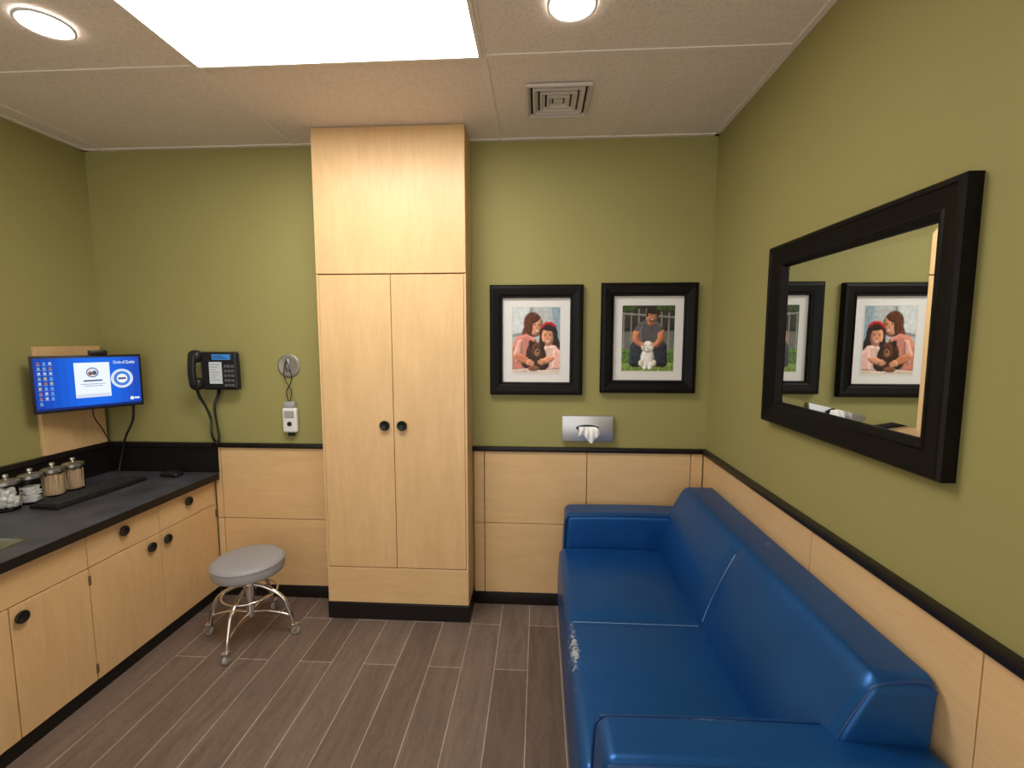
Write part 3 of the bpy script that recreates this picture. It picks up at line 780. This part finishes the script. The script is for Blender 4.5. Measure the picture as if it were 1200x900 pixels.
tmp = bpy.data.objects.new('screen_text_tmp', fc); sc.collection.objects.link(tmp); bpy.context.view_layer.update()
me = bpy.data.meshes.new_from_object(tmp.evaluated_get(bpy.context.evaluated_depsgraph_get())); bpy.data.objects.remove(tmp)
me.transform(Mo @ Matrix.Translation((wM*.215, hM*.33, .0075)) @ Matrix.Diagonal((.46, .75, 1, 1)))
me.materials.clear(); me.materials.append(artmat((245, 248, 252), 1.1))
tx = bpy.data.objects.new('screen_text', me); sc.collection.objects.link(tx); tx.parent = mo; tx.matrix_parent_inverse = mo.matrix_world.inverted()
box('wall_arm', (XL+.0215, 2.24, 1.25), (-2.36, 2.28, 1.29), BLACKP, mo)
box('webcam', (.0, hM/2, -.02), (.075, hM/2+.024, .012), BLACKP, mo, .006, 2, M=Mo)
tube('cable_left', spline([(.0, -hM/2+.02, -.02), (.01, -.19, -.03), (.04, -.25, -.05), (.08, -.34, -.08)], 8), .003, BLACKP, mo, 6, M=Mo)
tube('cable_right', spline([(-2.24, 2.40, 1.15), (-2.27, 2.42, 1.05), (-2.33, 2.43, .95), (-2.37, 2.44, .85), (-2.38, 2.42, .745)], 8), .006, BLACKP, mo, 8)

# ------------------------------------------------------------------ keyboard, mouse
kb = empty('keyboard', (-2.20, 2.10, .75))
Mk = Matrix.Translation((-2.205, 2.10, .7375)) @ Matrix.Rotation(math.radians(-3), 4, 'Z')
box('case', (-.072, -.225, 0), (.072, .225, .018), BLACKP, kb, .004, 2, M=Mk)
keys = []
for r in range(6):
    for k in range(20):
        keys.append(((.048-r*.0205, -.215+k*.0215, .018), (.048-r*.0205+.017, -.215+k*.0215+.018, .0245)))
boxes('keycaps', keys, mat('keycap', (.022, .022, .025), .5), kb, .002, M=Mk)
softbox('computer_mouse', (-2.10, 2.37, .7375), (-1.995, 2.43, .770), .014, BLACKP, None, 4, lambda p: Vector((p.x, p.y, .7375+(p.z-.7375)*(1-.35*((p.x+2.05)/.05)**2))))

# ------------------------------------------------------------------ jars
GLASS = mat('clear_glass', (.97, .98, .98), .02, trans=1., ior=1.15)
COTTON = mat('cotton', (.88, .88, .88), .95, bump=.3, bscale=90)
STICK = mat('wood_stick', (.80, .58, .36), .7)
def jar(x, y, kind):
    z = .7375; j = empty('storage_jar', (x, y, z))
    r = .044; h = .118
    lathe('glass', [(0, 0), (r-.003, 0), (r, .004), (r, h-.012), (r-.005, h), (r-.006, h), (r-.003, h-.013), (r-.003, .007), (0, .006)], (x, y, z), GLASS, j, 36, auto=60)
    lathe('lid', [(r-.002, .0), (r+.001, .001), (r+.001, .014), (r-.004, .019), (.010, .023), (.006, .028), (.012, .036), (.010, .044), (0, .046)], (x, y, z+h), STEEL, j, 32)
    bm = bmesh.new(); random.seed(int(y*100))
    if kind == 'cotton':
        for k in range(44):
            a = random.random()*6.28; rr = random.random()**.5*.027
            bmesh.ops.create_icosphere(bm, subdivisions=2, radius=.0135, matrix=Matrix.Translation((x+rr*math.cos(a), y+rr*math.sin(a), z+.020+k/44*.078)))
        finish(bm, 'cotton_balls', COTTON, j, smooth=True)
    elif kind == 'gauze':
        for k in range(10):
            a = random.random()*3
            Mx = Matrix.Translation((x, y, z+.010+k*.0068)) @ Matrix.Rotation(a, 4, 'Z')
            n0 = len(bm.verts); add_box(bm, (-.027, -.027, 0), (.027, .027, .0058)); bm.verts.ensure_lookup_table()
            for v_ in bm.verts[n0:]: v_.co = Mx @ v_.co
        finish(bm, 'gauze_squares', COTTON, j)
    else:
        for k in range(90):
            a = random.random()*6.28; rr = random.random()**.5*.035; a2 = a+random.uniform(-.4, .4)
            p0 = (x+rr*math.cos(a), y+rr*math.sin(a), z+.008); r2 = min(.036, rr+random.uniform(-.008, .008))
            p1 = (x+r2*math.cos(a2), y+r2*math.sin(a2), z+.105+random.uniform(-.01, .004))
            add_tube(bm, [p0, p1], .0028, 6)
        finish(bm, 'wooden_sticks', STICK, j)
jar(-2.37, 1.865, 'cotton'); jar(-2.37, 1.963, 'gauze'); jar(-2.37, 2.062, 'stick'); jar(-2.37, 2.162, 'stick')

# ------------------------------------------------------------------ world + camera
wd = bpy.data.worlds.new('world'); sc.world = wd; wd.use_nodes = True
wd.node_tree.nodes['Background'].inputs[0].default_value = (1, .94, .86, 1); wd.node_tree.nodes['Background'].inputs[1].default_value = 1.5
cam = bpy.data.cameras.new('camera'); co = bpy.data.objects.new('camera', cam); sc.collection.objects.link(co)
cam.sensor_width = 36; cam.lens = 540/1200*36; cam.clip_start = .02
co.location = (0, 0, 1.497)
co.rotation_euler = (math.pi/2-math.atan(52/540), 0, math.atan(.059))
sc.camera = co
